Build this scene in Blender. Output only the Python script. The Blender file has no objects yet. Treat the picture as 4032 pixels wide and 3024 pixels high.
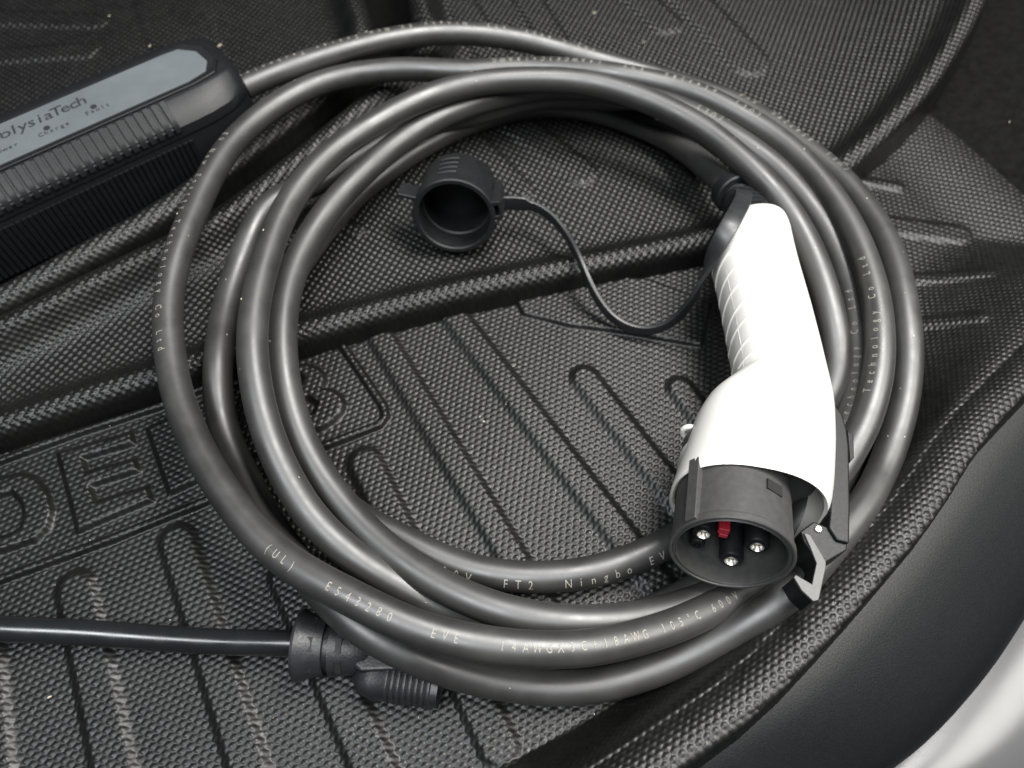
import bpy, math, random
import numpy as np
from mathutils import Vector, Matrix

# ------------------------------------------------------------------ camera, world, light, exposure
SC = bpy.context.scene
COL = SC.collection
PITCH = math.radians(30.0)      # optical axis off the vertical
CAM_H = 0.295
FPX = 3029.0                    # focal length in photo pixels (4032 wide)
cam_data = bpy.data.cameras.new('camera')
cam_data.sensor_width = 36.0
cam_data.lens = FPX / 4032.0 * 36.0
cam_data.clip_start = 0.005
cam_data.clip_end = 50.0
cam_data.dof.use_dof = True
cam_data.dof.focus_distance = 0.275
cam_data.dof.aperture_fstop = 9.0
cam = bpy.data.objects.new('camera', cam_data)
cam.location = (0, 0, CAM_H)
cam.rotation_euler = (PITCH, 0, 0)
COL.objects.link(cam)
SC.camera = cam

world = bpy.data.worlds.new('World')
SC.world = world
world.use_nodes = True
bg = world.node_tree.nodes['Background']
bg.inputs['Color'].default_value = (0.80, 0.88, 1.0, 1)
bg.inputs['Strength'].default_value = 0.05

def area_lamp(name, loc, target, size_x, size_y, power, color):
    l = bpy.data.lights.new(name, 'AREA')
    l.shape = 'RECTANGLE'; l.size = size_x; l.size_y = size_y
    l.energy = power; l.color = color
    o = bpy.data.objects.new(name, l)
    o.location = loc
    o.rotation_euler = (Vector(target) - Vector(loc)).to_track_quat('-Z', 'Y').to_euler()
    COL.objects.link(o)
    return o
area_lamp('open_hatch_daylight', (1.15, 0.02, 1.20), (0.05, 0.2, 0.0), 0.8, 0.6, 21.0, (1.0, 0.97, 0.92))
area_lamp('overhead_daylight', (0.30, 0.34, 0.95), (0.04, 0.2, 0.0), 0.55, 0.26, 17.0, (1.0, 0.98, 0.95))
area_lamp('sky_behind_camera', (-0.35, -0.36, 1.5), (0.0, 0.12, 0.0), 1.2, 0.5, 28.0, (0.94, 0.97, 1.0))

vs = SC.view_settings
vs.view_transform = 'Standard'; vs.look = 'None'; vs.exposure = 0.12; vs.gamma = 1.0
vs.use_curve_mapping = False
SC.render.film_transparent = False

# ------------------------------------------------------------------ helpers
CT, ST = math.cos(PITCH), math.sin(PITCH)
def at(px, py, z=0.0):
    """point of the place at height z seen at this photo pixel"""
    dx = (px - 2016.0) / FPX; dy = (1512.0 - py) / FPX
    wx, wy, wz = dx, dy * CT + ST, dy * ST - CT
    k = (z - CAM_H) / wz
    return Vector((wx * k, wy * k, z))
def proj(X, Y, Z):
    y2 = Y * CT + (Z - CAM_H) * ST
    d = Y * ST - (Z - CAM_H) * CT
    return 2016 + FPX * X / d, 1512 - FPX * y2 / d
def mm_per_px(px, py, z):
    p = at(px, py, z)
    return (p.y * ST - (z - CAM_H) * CT) / FPX
def pts(lst, z): return [at(a, b, z) for a, b in lst]

def sstep(a, b, x):
    t = np.clip((x - a) / (b - a), 0, 1)
    return t * t * (3 - 2 * t)

class MB:
    def __init__(s): s.v = []; s.f = []
    def add(s, verts, faces):
        o = len(s.v); s.v += [tuple(v) for v in verts]; s.f += [tuple(i + o for i in f) for f in faces]
    def box(s, c, ax, ay, az, hx, hy, hz):
        c = Vector(c); V = []
        for k in (-1, 1):
            for j in (-1, 1):
                for i in (-1, 1): V.append(c + ax * (i * hx) + ay * (j * hy) + az * (k * hz))
        s.add(V, [(0, 2, 3, 1), (4, 5, 7, 6), (0, 1, 5, 4), (2, 6, 7, 3), (0, 4, 6, 2), (1, 3, 7, 5)])
    def loft(s, rings, cap0=True, cap1=True):
        n = len(rings[0]); V = [p for r in rings for p in r]; F = []
        for i in range(len(rings) - 1):
            for j in range(n):
                a = i * n + j; b = i * n + (j + 1) % n
                F.append((a, b, b + n, a + n))
        if cap0: F.append(tuple(reversed(range(n))))
        if cap1: F.append(tuple(range((len(rings) - 1) * n, len(rings) * n)))
        s.add(V, F)
    def lathe(s, o, d, e1, e2, prof, n=48, cap0=False, cap1=False):
        """prof: list of (t along d, radius)"""
        rings = []
        for t, r in prof:
            rings.append([o + d * t + (e1 * math.cos(2 * math.pi * k / n) + e2 * math.sin(2 * math.pi * k / n)) * r for k in range(n)])
        s.loft(rings, cap0, cap1)
    def prism(s, poly, dz):
        """poly: list of Vectors (top outline), swept down by dz vector"""
        n = len(poly)
        s.loft([[Vector(p) for p in poly], [Vector(p) + dz for p in poly]], True, True)
    def tube(s, P, r, n=12, cap=True):
        P = [Vector(p) for p in P]; rings = []
        for i, p in enumerate(P):
            t = (P[min(i + 1, len(P) - 1)] - P[max(i - 1, 0)]).normalized()
            up = Vector((0, 0, 1)) if abs(t.z) < .95 else Vector((1, 0, 0))
            u = (up - t * up.dot(t)).normalized(); w = t.cross(u)
            rr = r[i] if isinstance(r, (list, tuple)) else r
            rings.append([p + (u * math.cos(2 * math.pi * k / n) + w * math.sin(2 * math.pi * k / n)) * rr for k in range(n)])
        s.loft(rings, cap, cap)
    def build(s, name, mat, parent=None, smooth=35, bevel=0.0):
        me = bpy.data.meshes.new(name)
        me.from_pydata(s.v, [], s.f)
        return finish(name, me, mat, parent, smooth, bevel)

def finish(name, me, mat, parent=None, smooth=35, bevel=0.0):
    import bmesh
    if len(me.polygons) < 60000:
        bm = bmesh.new(); bm.from_mesh(me)
        bmesh.ops.recalc_face_normals(bm, faces=bm.faces)
        bm.to_mesh(me); bm.free()
    if mat: me.materials.append(mat)
    o = bpy.data.objects.new(name, me)
    COL.objects.link(o)
    if parent is not None:
        o.parent = parent
        p = Vector((0, 0, 0)); q = parent
        while q is not None: p += q.location; q = q.parent
        o.location = -p
    if smooth:
        me.polygons.foreach_set('use_smooth', [True] * len(me.polygons))
        if smooth < 180 and bevel == 0: me.set_sharp_from_angle(angle=math.radians(smooth))
    if bevel:
        b = o.modifiers.new('bevel', 'BEVEL'); b.width = bevel; b.segments = 3; b.limit_method = 'ANGLE'; b.angle_limit = math.radians(35)
        b.harden_normals = True
    return o
def thing(name, label, cat, loc, group=None):
    o = bpy.data.objects.new(name, None); COL.objects.link(o)
    o.location = loc; o.empty_display_size = .01
    tag(o, label, cat, group); return o
def tag(o, label, cat, group=None):
    o['label'] = label; o['category'] = cat
    if group: o['group'] = group
def structure(o): o['kind'] = 'structure'; return o

# ------------------------------------------------------------------ materials
def mat(name, color, rough=.5, spec=.5, metal=0.0, coat=0.0):
    m = bpy.data.materials.new(name); m.use_nodes = True
    b = m.node_tree.nodes['Principled BSDF']
    b.inputs['Base Color'].default_value = (*color, 1)
    b.inputs['Roughness'].default_value = rough
    b.inputs['Specular IOR Level'].default_value = spec
    b.inputs['Metallic'].default_value = metal
    b.inputs['Coat Weight'].default_value = coat
    return m
def N(m, t): return m.node_tree.nodes.new(t)
def L(m, a, b): m.node_tree.links.new(a, b)
def noise(m, scale, detail=4, rough=.6):
    tc = N(m, 'ShaderNodeTexCoord'); n = N(m, 'ShaderNodeTexNoise')
    n.inputs['Scale'].default_value = scale; n.inputs['Detail'].default_value = detail; n.inputs['Roughness'].default_value = rough
    L(m, tc.outputs['Object'], n.inputs['Vector']); return n
def ramp(m, src, stops):
    r = N(m, 'ShaderNodeValToRGB'); e = r.color_ramp.elements
    while len(e) < len(stops): e.new(.5)
    for el, (p, c) in zip(e, stops):
        el.position = p; el.color = (c, c, c, 1) if not isinstance(c, tuple) else (*c, 1)
    L(m, src, r.inputs['Fac']); return r
def bump(m, src, strength, dist):
    b = N(m, 'ShaderNodeBump'); b.inputs['Strength'].default_value = strength; b.inputs['Distance'].default_value = dist
    L(m, src, b.inputs['Height']); L(m, b.outputs['Normal'], m.node_tree.nodes['Principled BSDF'].inputs['Normal'])
def bsdf(m): return m.node_tree.nodes['Principled BSDF']

M = {}
def speckled(name, color, rough, rvar, nscale, bstr=.0, bdist=.0001, cvar=.25, spec=.5):
    m = mat(name, color, rough, spec)
    n = noise(m, nscale)
    r = ramp(m, n.outputs['Fac'], [(.3, rough - rvar), (.7, rough + rvar)])
    L(m, r.outputs['Color'], bsdf(m).inputs['Roughness'])
    n2 = noise(m, nscale * .23, 6)
    c = ramp(m, n2.outputs['Fac'], [(.3, tuple(x * (1 - cvar) for x in color)), (.7, tuple(x * (1 + cvar) for x in color))])
    L(m, c.outputs['Color'], bsdf(m).inputs['Base Color'])
    if bstr: bump(m, n.outputs['Fac'], bstr, bdist)
    M[name] = m; return m

speckled('mat_rubber', (.0045, .0045, .0043), .41, .07, 320, .2, .0002, .35, .34)
speckled('cable_rubber', (.0195, .0191, .0182), .46, .08, 70, .03, .0002, .55, 1.0)
speckled('cord_rubber', (.008, .009, .010), .24, .05, 90, .0, .0002, .2, 1.0)
speckled('black_plastic', (.006, .0063, .007), .46, .06, 1500, .25, .00012, .2, .28)
speckled('nozzle_plastic', (.045, .0445, .044), .42, .05, 1800, .10, .0001, .15)
speckled('box_plastic', (.005, .0056, .0066), .46, .05, 1600, .15, .0001, .2, .32)
speckled('cap_rubber', (.007, .0075, .0083), .50, .07, 300, .08, .0002, .3, .35)
speckled('tether_rubber', (.014, .0148, .016), .42, .06, 300, .05, .0002, .3, .6)
speckled('plug_rubber', (.013, .014, .016), .42, .06, 1100, .5, .00025, .2)
speckled('sill_plastic', (.004, .0048, .0055), .46, .05, 1300, .30, .00025, .12, .36)
speckled('white_plastic', (.56, .55, .52), .38, .03, 900, .0, .0001, .01)
speckled('white_paint', (.085, .085, .087), .25, .02, 40, .0, .0001, .01)
speckled('carpet', (.0055, .0055, .005), .95, .03, 900, 1.0, .002, .5, .1)
speckled('faceplate', (.10, .112, .118), .50, .08, 160, .03, .0001, .14, .22)
speckled('lit_hook_grey', (.075, .075, .073), .46, .05, 2500, .2, .0001, .08, .4)  # black hook plastic made paler, light on its top put into the colour
M['steel'] = mat('steel', (.62, .61, .58), .38, .5, 1.0)
M['brass'] = mat('brass', (.80, .62, .38), .25, .5, 1.0)
M['red'] = mat('red_plastic', (.30, .012, .025), .45)
M['print'] = mat('print_ink', (.24, .225, .19), .55)
M['dark_print'] = mat('dark_print', (.015, .018, .022), .5)
M['dark'] = mat('dark_interior', (.006, .006, .006), .7)
M['crumb'] = mat('crumb', (.55, .48, .36), .6)
M['vent_plastic'] = mat('vent_plastic', (.006, .007, .008), .36, .25)
_n = noise(M['print'], 1400, 3); _r = ramp(M['print'], _n.outputs['Fac'], [(.30, (.05, .048, .045)), (.46, (.25, .235, .20))]); L(M['print'], _r.outputs['Color'], bsdf(M['print']).inputs['Base Color'])
film = mat('clear_film', (.05, .052, .055), .10); bsdf(film).inputs['Alpha'].default_value = .10; M['film'] = film

# ------------------------------------------------------------------ polyline tools
def seg_dist(X, Y, poly, closed=False):
    """distance to polyline"""
    best = np.full(X.shape, 1e9)
    n = len(poly)
    for i in range(n if closed else n - 1):
        ax, ay = poly[i][0], poly[i][1]; bx, by = poly[(i + 1) % n][0], poly[(i + 1) % n][1]
        dx, dy = bx - ax, by - ay; LL = dx * dx + dy * dy + 1e-12
        t = np.clip(((X - ax) * dx + (Y - ay) * dy) / LL, 0, 1)
        best = np.minimum(best, np.hypot(X - ax - t * dx, Y - ay - t * dy))
    return best
def inside(X, Y, poly):
    c = np.zeros(X.shape, bool); n = len(poly)
    for i in range(n):
        ax, ay = poly[i][0], poly[i][1]; bx, by = poly[(i + 1) % n][0], poly[(i + 1) % n][1]
        cond = ((ay > Y) != (by > Y))
        xi = (bx - ax) * (Y - ay) / (by - ay + 1e-15) + ax
        c ^= cond & (X < xi)
    return c
def sdf(X, Y, poly): return np.where(inside(X, Y, poly), 1, -1) * seg_dist(X, Y, poly, True)
def smooth_line(P, it=2):
    P = [Vector(p) for p in P]
    for _ in range(it):
        Q = [P[0]]
        for a, b in zip(P[:-1], P[1:]): Q += [a * .75 + b * .25, a * .25 + b * .75]
        Q.append(P[-1]); P = Q
    return P
def stroke(X, Y, a, b, wpx, zpx=0.0):
    """1 inside a round-ended rib between two photo points, soft edge"""
    A, B = at(*a, zpx), at(*b, zpx)
    hw = .5 * wpx * mm_per_px((a[0] + b[0]) / 2, (a[1] + b[1]) / 2, zpx)
    A2 = A + (B - A).normalized() * hw * .55; B2 = B - (B - A).normalized() * hw * .55
    d = seg_dist(X, Y, [A2, B2]) - hw
    return 1 - sstep(-.0026, .0018, d)

def weave(u, v, cu=.0033, cv=.0044, pw=.00136, pv=.00112, ph=.00050, bh=.00026):
    """basket weave relief: staggered raised pills over narrow bars"""
    h = np.zeros(u.shape)
    for ou, ov in ((0, 0), (.5, .5)):
        du = (u / cu + ou) % 1.0 - .5; dv = (v / cv + ov) % 1.0 - .5
        du = du * cu; dv = dv * cv
        e = (np.abs(du) / pw) ** 2.6 + (np.abs(dv) / pv) ** 2.6
        pill = ph * np.sqrt(np.clip(1 - e, 0, 1))
        bar = bh * np.clip(1 - (du / .00058) ** 2, 0, 1)
        h = np.maximum(h, np.maximum(pill, bar))
    return h

def displace(X, Y, Z, h, step, p=.5):
    gy, gx = np.gradient(Z, step)
    n = 1 / np.sqrt(1 + gx * gx + gy * gy)
    fade = n ** p
    return X - gx * n * h * fade, Y - gy * n * h * fade, Z + n * h * fade

def grid_mesh(name, X, Y, Z, keep):
    ny, nx = X.shape
    q = keep[:-1, :-1] & keep[1:, :-1] & keep[:-1, 1:] & keep[1:, 1:]
    used = np.zeros(X.shape, bool)
    used[:-1, :-1] |= q; used[1:, :-1] |= q; used[:-1, 1:] |= q; used[1:, 1:] |= q
    idx = np.full(X.shape, -1, np.int64); idx[used] = np.arange(used.sum())
    co = np.stack([X[used], Y[used], Z[used]], 1).astype(np.float32)
    F = np.stack([idx[:-1, :-1][q], idx[:-1, 1:][q], idx[1:, 1:][q], idx[1:, :-1][q]], 1).astype(np.int32)
    me = bpy.data.meshes.new(name)
    me.vertices.add(len(co)); me.vertices.foreach_set('co', co.ravel())
    me.loops.add(F.size); me.loops.foreach_set('vertex_index', F.ravel())
    me.polygons.add(len(F))
    me.polygons.foreach_set('loop_start', np.arange(0, F.size, 4, dtype=np.int32))
    me.polygons.foreach_set('loop_total', np.full(len(F), 4, np.int32))
    me.update(); me.validate()
    me.polygons.foreach_set('use_smooth', np.ones(len(F), bool))
    return me
def grid(x0, x1, y0, y1, step):
    return np.meshgrid(np.arange(x0, x1, step), np.arange(y0, y1, step))
def in_view(X, Y, Z, m=400):
    px, py = proj(X, Y, Z)
    return (px > -m) & (px < 4032 + m) & (py > -m) & (py < 3024 + m)

# ------------------------------------------------------------------ outlines of the mats (photo pixel -> place)
bead = pts([(-420, 1850), (-100, 1748), (0, 1718), (400, 1585), (800, 1460), (1200, 1342), (1600, 1230), (2000, 1138), (2500, 1040), (2850, 965)], .012) \
     + [at(3120, 840, .016), at(3350, 660, .022), at(3630, 400, .030), at(3760, 240, .036), at(3890, 20, .042), at(4010, -260, .048)]
bead = smooth_line(bead, 1)
ridge2 = smooth_line(pts([(-420, 1400), (-80, 1305), (0, 1272), (300, 1124), (595, 982), (800, 885), (1112, 658), (1350, 462), (1560, 300), (1650, 220), (1660, 180), (1610, 100), (1580, -300)], .010), 1)
ridge1 = smooth_line(pts([(-420, 1390), (-80, 1298), (0, 1266), (300, 1110), (700, 885), (950, 690), (1200, 500), (1380, 350), (1470, 235), (1482, 140), (1458, 60), (1413, -60), (1338, -320)], .010), 1)
P2 = ridge2 + list(reversed(bead))
P3 = ridge1 + [at(-420, -320, .02)]
crest = smooth_line([at(1900, 3420, .026), at(2300, 3230, .026)] + pts([(2688, 2988), (2992, 2763), (3296, 2441), (3508, 2198), (3660, 2016), (3842, 1720), (4032, 1515), (4300, 1240)], .028), 1)
back1 = [at(4330, 1010, .005), at(4032, 760, .005), at(3800, 560, .005), at(3640, 430, .005), at(3400, 230, .005)]
P1 = [at(-420, 1400), at(-420, 3420), at(1000, 3520)] + crest + back1

# directions of the pressed pattern
VB = (at(1447, 1312) - at(1854, 2016)); VB.z = 0; VB.normalize(); UB = Vector((VB.y, -VB.x, 0))
VC = (at(600, 1525, .01) - at(2400, 1060, .01)); VC.z = 0; VC.normalize(); UC = Vector((-VC.x, -VC.y, 0)); VC = Vector((-UC.y, UC.x, 0))

def uv(X, Y, U, V): return X * U.x + Y * U.y, X * V.x + Y * V.y

# ------------------------------------------------------------------ lower mat
def rim_z(q, Y):
    """height of the raised lip at distance q inside its crest"""
    return np.where(q < .011, .028 - .0045 * (np.clip(q, 0, .011) / .011) ** 2, .0235 * (1 - sstep(.011, .026 + .045 * sstep(.12, .23, Y), q)))
def lower_mat():
    X, Y = grid(-.255, .345, -.055, .46, .00046)
    under = inside(X, Y, P2) & (seg_dist(X, Y, bead) > .05) & (X < .09)
    Z = np.zeros(X.shape)
    ribs = [((295, 2285), (470, 3120), 160), ((690, 2100), (1010, 3110), 150), ((1120, 2230), (1520, 3130), 168), ((1425, 1795), (1985, 2985), 150),
            ((1440, 1230), (2330, 2720), 118), ((1700, 1130), (2740, 2500), 120), ((2285, 1470), (2900, 2260), 120), ((2660, 1510), (3120, 2120), 110), ((-60, 2480), (-10, 3120), 150),
            ((3300, 700), (3545, 742), 46), ((3420, 880), (3800, 930), 95), ((3560, 1100), (3850, 1125), 60), ((3600, 1300), (3800, 1325), 60)]
    H = np.zeros(X.shape)
    for k, (a, b, w) in enumerate(ribs): H = np.maximum(H, (.0018 if k < 9 else .0011) * stroke(X, Y, a, b, w))
    # raised pad beside the bead
    pad = pts([(1960, 1050), (2058, 1243), (2240, 1290), (2420, 1312), (2760, 1370), (2800, 1200), (2560, 1110), (2350, 1085), (2200, 1000)], 0)
    H = np.maximum(H, .0020 * sstep(-.001, .001, sdf(X, Y, pad)))
    # embossed frame and letters
    fr = pts([(-300, 1930), (0, 1822), (316, 1708), (633, 1602), (1158, 1392), (1320, 1345), (1350, 1365), (1512, 1605), (1518, 1645), (1495, 1675), (1274, 1762), (814, 1977), (452, 2124), (90, 2252), (-200, 2360)], 0)
    H = np.maximum(H, .0022 * (1 - sstep(.0006, .0026, seg_dist(X, Y, fr))))
    def zpt(x, y): return at(x / 2.212, 1500 + y / 2.212)       # from an enlargement of the lettering
    def raised(poly, h=.0024): return h * sstep(-.0014, .0016, sdf(X, Y, poly))
    E = [zpt(*p) for p in [(515, 640), (1160, 455), (1185, 560), (745, 690), (775, 800), (1190, 690), (1225, 795), (810, 930), (855, 1060), (1300, 930), (1345, 1055), (690, 1330)]]
    H = np.maximum(H, raised(E))
    Dring = [zpt(*p) for p in [(-330, 960), (180, 815), (330, 850), (440, 980), (480, 1140), (440, 1290), (330, 1400), (-200, 1570)]]
    Dhole = [zpt(*p) for p in [(-200, 1090), (120, 985), (200, 1060), (225, 1170), (190, 1290), (90, 1350), (-100, 1400)]]
    H = np.maximum(H, raised(Dring) * (1 - sstep(-.0014, .0014, sdf(X, Y, Dhole))))
    def z2(x, y): return at(1100 + x / 2.765, 1250 + y / 2.765)
    B = [zpt(1285, 420)] + [z2(*p) for p in [(-150, 620), (160, 540), (300, 530), (430, 570), (510, 640), (515, 720), (480, 790), (600, 810), (690, 870), (725, 960), (700, 1050), (620, 1140), (500, 1220), (300, 1300), (60, 1390)]] + [zpt(1485, 1000)]
    Bh1 = [z2(*p) for p in [(-60, 720), (200, 640), (270, 680), (240, 760), (-20, 840)]]
    Bh2 = [z2(*p) for p in [(40, 980), (330, 900), (420, 960), (380, 1060), (80, 1160)]]
    hb = raised(B)
    for q in (Bh1, Bh2): hb = hb * (1 - sstep(-.0014, .0014, sdf(X, Y, q)))
    H = np.maximum(H, hb)
    # raised rim along the loading edge
    q = seg_dist(X, Y, crest) * np.where(inside(X, Y, P1 ), 1, -1)
    qb = seg_dist(X, Y, back1)
    rim = rim_z(q, Y)
    back = .005 * (1 - sstep(.002, .045, qb))
    Z = (rim ** 3 + back ** 3) ** (1 / 3) + H * sstep(.0, .02, np.maximum(0, q - .01))
    Z = np.where(q < 0, .028 - np.clip(-q, 0, .004) ** 2 / .004 * .5 - 6.0 * np.clip(-q - .003, 0, 1), Z)
    # long gentle unevenness of a hot-formed sheet
    Z += .0004 * np.sin(X * 61 + 1.3) * np.sin(Y * 47 + .4)
    u, v = uv(X + .75 * Z * .9, Y - .66 * Z * .9, UB, VB)
    u = u + .0005 * np.sin(v * 90); v = v + .0005 * np.sin(u * 70)
    ins1 = inside(X, Y, P1); dc = seg_dist(X, Y, crest)
    X, Y, Z = displace(X, Y, Z, weave(u, v), .00046, np.where(rim > .0008, .4, 4.0))
    keep = in_view(X, Y, Z) & ~under & (ins1 | (dc < .008)) & (Z > -.004)
    me = grid_mesh('lower_floor_mat', X, Y, Z, keep)
    o = finish('floor_mat', me, M['mat_rubber'], None, 0)
    tag(o, 'black woven-texture rubber cargo mat with raised ribs and embossed lettering, under the coiled cable', 'floor mat')
lower_mat()

def rim_profile(d, hc, r=.0072):
    """rolled edge: d is distance inside the outline"""
    top = hc * np.exp(-((np.maximum(d, r) - r) / .0085) ** 2)
    x = np.clip((r - d) / r, 0, 1)
    z = top - r * (1 - np.sqrt(1 - x * x))
    return z - 8.0 * np.clip(-d, 0, 1)

def middle_mat():
    step = .00052
    X, Y = grid(-.30, .335, .10, .50, step)
    db = seg_dist(X, Y, bead); dr = seg_dist(X, Y, ridge2)
    ins = inside(X, Y, P2); s = np.where(ins, 1, -1)
    base = .004 + .004 * sstep(.30, .46, Y)
    flap = .030 * sstep(.13, .30, X) * np.exp(-(np.maximum(db - .01, 0) / .07) ** 2)
    H = np.zeros(X.shape)
    for a, b, w in [((1640, 330), (2055, 760), 120), ((1900, 380), (2310, 690), 130), ((2600, -100), (2975, 270), 150), ((2280, -200), (2640, 120), 120), ((1700, -150), (1990, 300), 120), ((2000, -100), (2230, 240), 110), ((1250, 860), (1420, 900), 60)]:
        H = np.maximum(H, .0013 * stroke(X, Y, a, b, w, .006))
    rb = rim_profile(db * s, .0100); rr = rim_profile(dr * s, .0140, .0085)
    Z = base + flap + np.where(db < dr, rb, rr) + np.where(db < dr, np.clip(rr, 0, 1), np.clip(rb, 0, 1)) * (ins) + H * sstep(.012, .03, np.minimum(db, dr))
    Z += .0002 * np.sin(X * 51 + .3) * np.sin(Y * 43 + 1.4)
    near_b = db < dr; r0 = np.where(near_b, .0072, .0085); dd_ = np.where(near_b, db, dr) * s
    rz = np.where(near_b, rb, rr); zc = np.where(near_b, .0100, .0140)
    sh = np.where(dd_ > r0, np.clip(rz, 0, 1), 2 * zc - rz) * np.where(near_b, -1, 1)
    u, v = uv(X + VC.x * sh, Y + VC.y * sh, UC, VC)
    u = u + .0003 * np.sin(v * 60)
    X, Y, Z = displace(X, Y, Z, weave(u, v, .0040, .0046, .00125, .00115, .00072, .00016), step)
    keep = in_view(X, Y, Z) & (Z > -.02) & (ins | (np.minimum(db, dr) < .003)) & ~(inside(X, Y, P3) & (seg_dist(X, Y, ridge1) > .012))
    me = grid_mesh('middle_mat', X, Y, Z, keep)
    o = finish('floor_mat', me, M['mat_rubber'], None, 0)
    tag(o, 'black dotted rubber mat with rolled edge lying under the round dust cap', 'floor mat')
middle_mat()

def upper_mat():
    step = .0006
    X, Y = grid(-.38, -.03, .18, .52, step)
    d1 = seg_dist(X, Y, ridge1); ins = inside(X, Y, P3); s = np.where(ins, 1, -1)
    H = np.zeros(X.shape)
    for a, b, w in [((-200, 30), (380, 48), 95), ((-200, 190), (350, 165), 95), ((-200, -100), (420, -80), 95), ((600, -150), (760, 260), 260)]:
        H = np.maximum(H, .0010 * stroke(X, Y, a, b, w, .012))
    Z = .0055 + rim_profile(d1 * s, .0135, .0085) + H
    Z += .0006 * np.sin(X * 45) * np.sin(Y * 53)
    rz = rim_profile(d1 * s, .0135, .0085); sh = -np.where(d1 * s > .0085, np.clip(rz, 0, 1), .027 - rz)
    u, v = uv(X + VC.x * sh, Y + VC.y * sh, UC, VC)
    X, Y, Z = displace(X, Y, Z, weave(u, v, .0040, .0046, .00125, .00115, .00072, .00016), step)
    keep = in_view(X, Y, Z) & (Z > -.02) & (ins | (d1 < .003))
    me = grid_mesh('upper_mat', X, Y, Z, keep)
    o = finish('floor_mat', me, M['mat_rubber'], None, 0)
    tag(o, 'black dotted rubber mat with rolled edge lying under the charger control box', 'floor mat')
upper_mat()

# ------------------------------------------------------------------ trunk surroundings
def surroundings():
    mb = MB(); mb.prism([Vector((x, y, -.030)) for x, y in [(-.34, -.06), (.02, -.06), (.14, .05), (.36, .24), (.44, .58), (-.45, .58)]], Vector((0, 0, -.01)))
    structure(mb.build('trunk_floor', M['carpet'], None, 0))
    # carpeted side lining, behind the mats at the upper right
    n = 90; A = at(3300, 330, .006); V = []; F = []
    rnd = np.random.RandomState(4)
    for j in range(n + 1):
        for i in range(n + 1):
            x = .10 + .34 * i / n; y = .255 + .30 * j / n
            V.append((x, y, -.010 + .30 * max(0, (x - .25)) ** 1.2 + rnd.uniform(0, .0006)))
    for j in range(n):
        for i in range(n): a = j * (n + 1) + i; F.append((a, a + 1, a + n + 2, a + n + 1))
    me = bpy.data.meshes.new('trunk_carpet'); me.from_pydata(V, [], F)
    structure(finish('trunk_carpet', me, M['carpet'], None, 180))
    # plastic loading sill and the painted bumper outside it
    inn = [(1900, 3420), (2300, 3230), (2688, 2988), (2992, 2763), (3296, 2441), (3508, 2198), (3660, 2016), (3842, 1720), (4032, 1515), (4300, 1240)]
    out = [(2800, 3500), (3080, 3300), (3420, 3030), (3640, 2860), (3850, 2620), (3970, 2440), (4060, 2290), (4250, 2010), (4420, 1780), (4700, 1450)]
    I = smooth_line([at(a - 30, b - 30, .012) for a, b in inn], 2); O = smooth_line([at(a + 55, b + 45, -.030) for a, b in out], 2)
    prof = [(-.06, -.004), (0, 0), (.04, .001), (.06, -.0004), (.085, .0010), (.12, .0022), (.3, .0050), (.5, .0062), (.68, .0068), (.82, .0066), (.91, .0052), (.96, .0020), (.99, -.003), (1.01, -.012), (1.02, -.03)]
    rows = []
    for a, b in zip(I, O):
        rows.append([a.lerp(b, t) + Vector((0, 0, dz)) for t, dz in prof])
    V = [p for r in rows for p in r]; k = len(prof); F = []
    for i in range(len(rows) - 1):
        for j in range(k - 1): a = i * k + j; F.append((a, a + 1, a + k + 1, a + k))
    me = bpy.data.meshes.new('trunk_sill'); me.from_pydata(V, [], F)
    structure(finish('trunk_sill', me, M['sill_plastic'], None, 60))
    rows = []
    for a, b in zip(I, O):
        d = (b - a); d.z = 0; d.normalize()
        rows.append([b + d * t + Vector((0, 0, dz)) for t, dz in [(-.012, -.090), (-.006, -.066), (.004, -.058), (.014, -.055), (.03, -.054), (.05, -.057), (.07, -.063), (.12, -.090), (.17, -.14)]])
    V = [p for r in rows for p in r]; k = len(rows[0]); F = []
    for i in range(len(rows) - 1):
        for j in range(k - 1): a = i * k + j; F.append((a, a + 1, a + k + 1, a + k))
    me = bpy.data.meshes.new('car_bumper'); me.from_pydata(V, [], F)
    structure(finish('car_bumper', me, M['white_paint'], None, 180))
surroundings()

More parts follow.
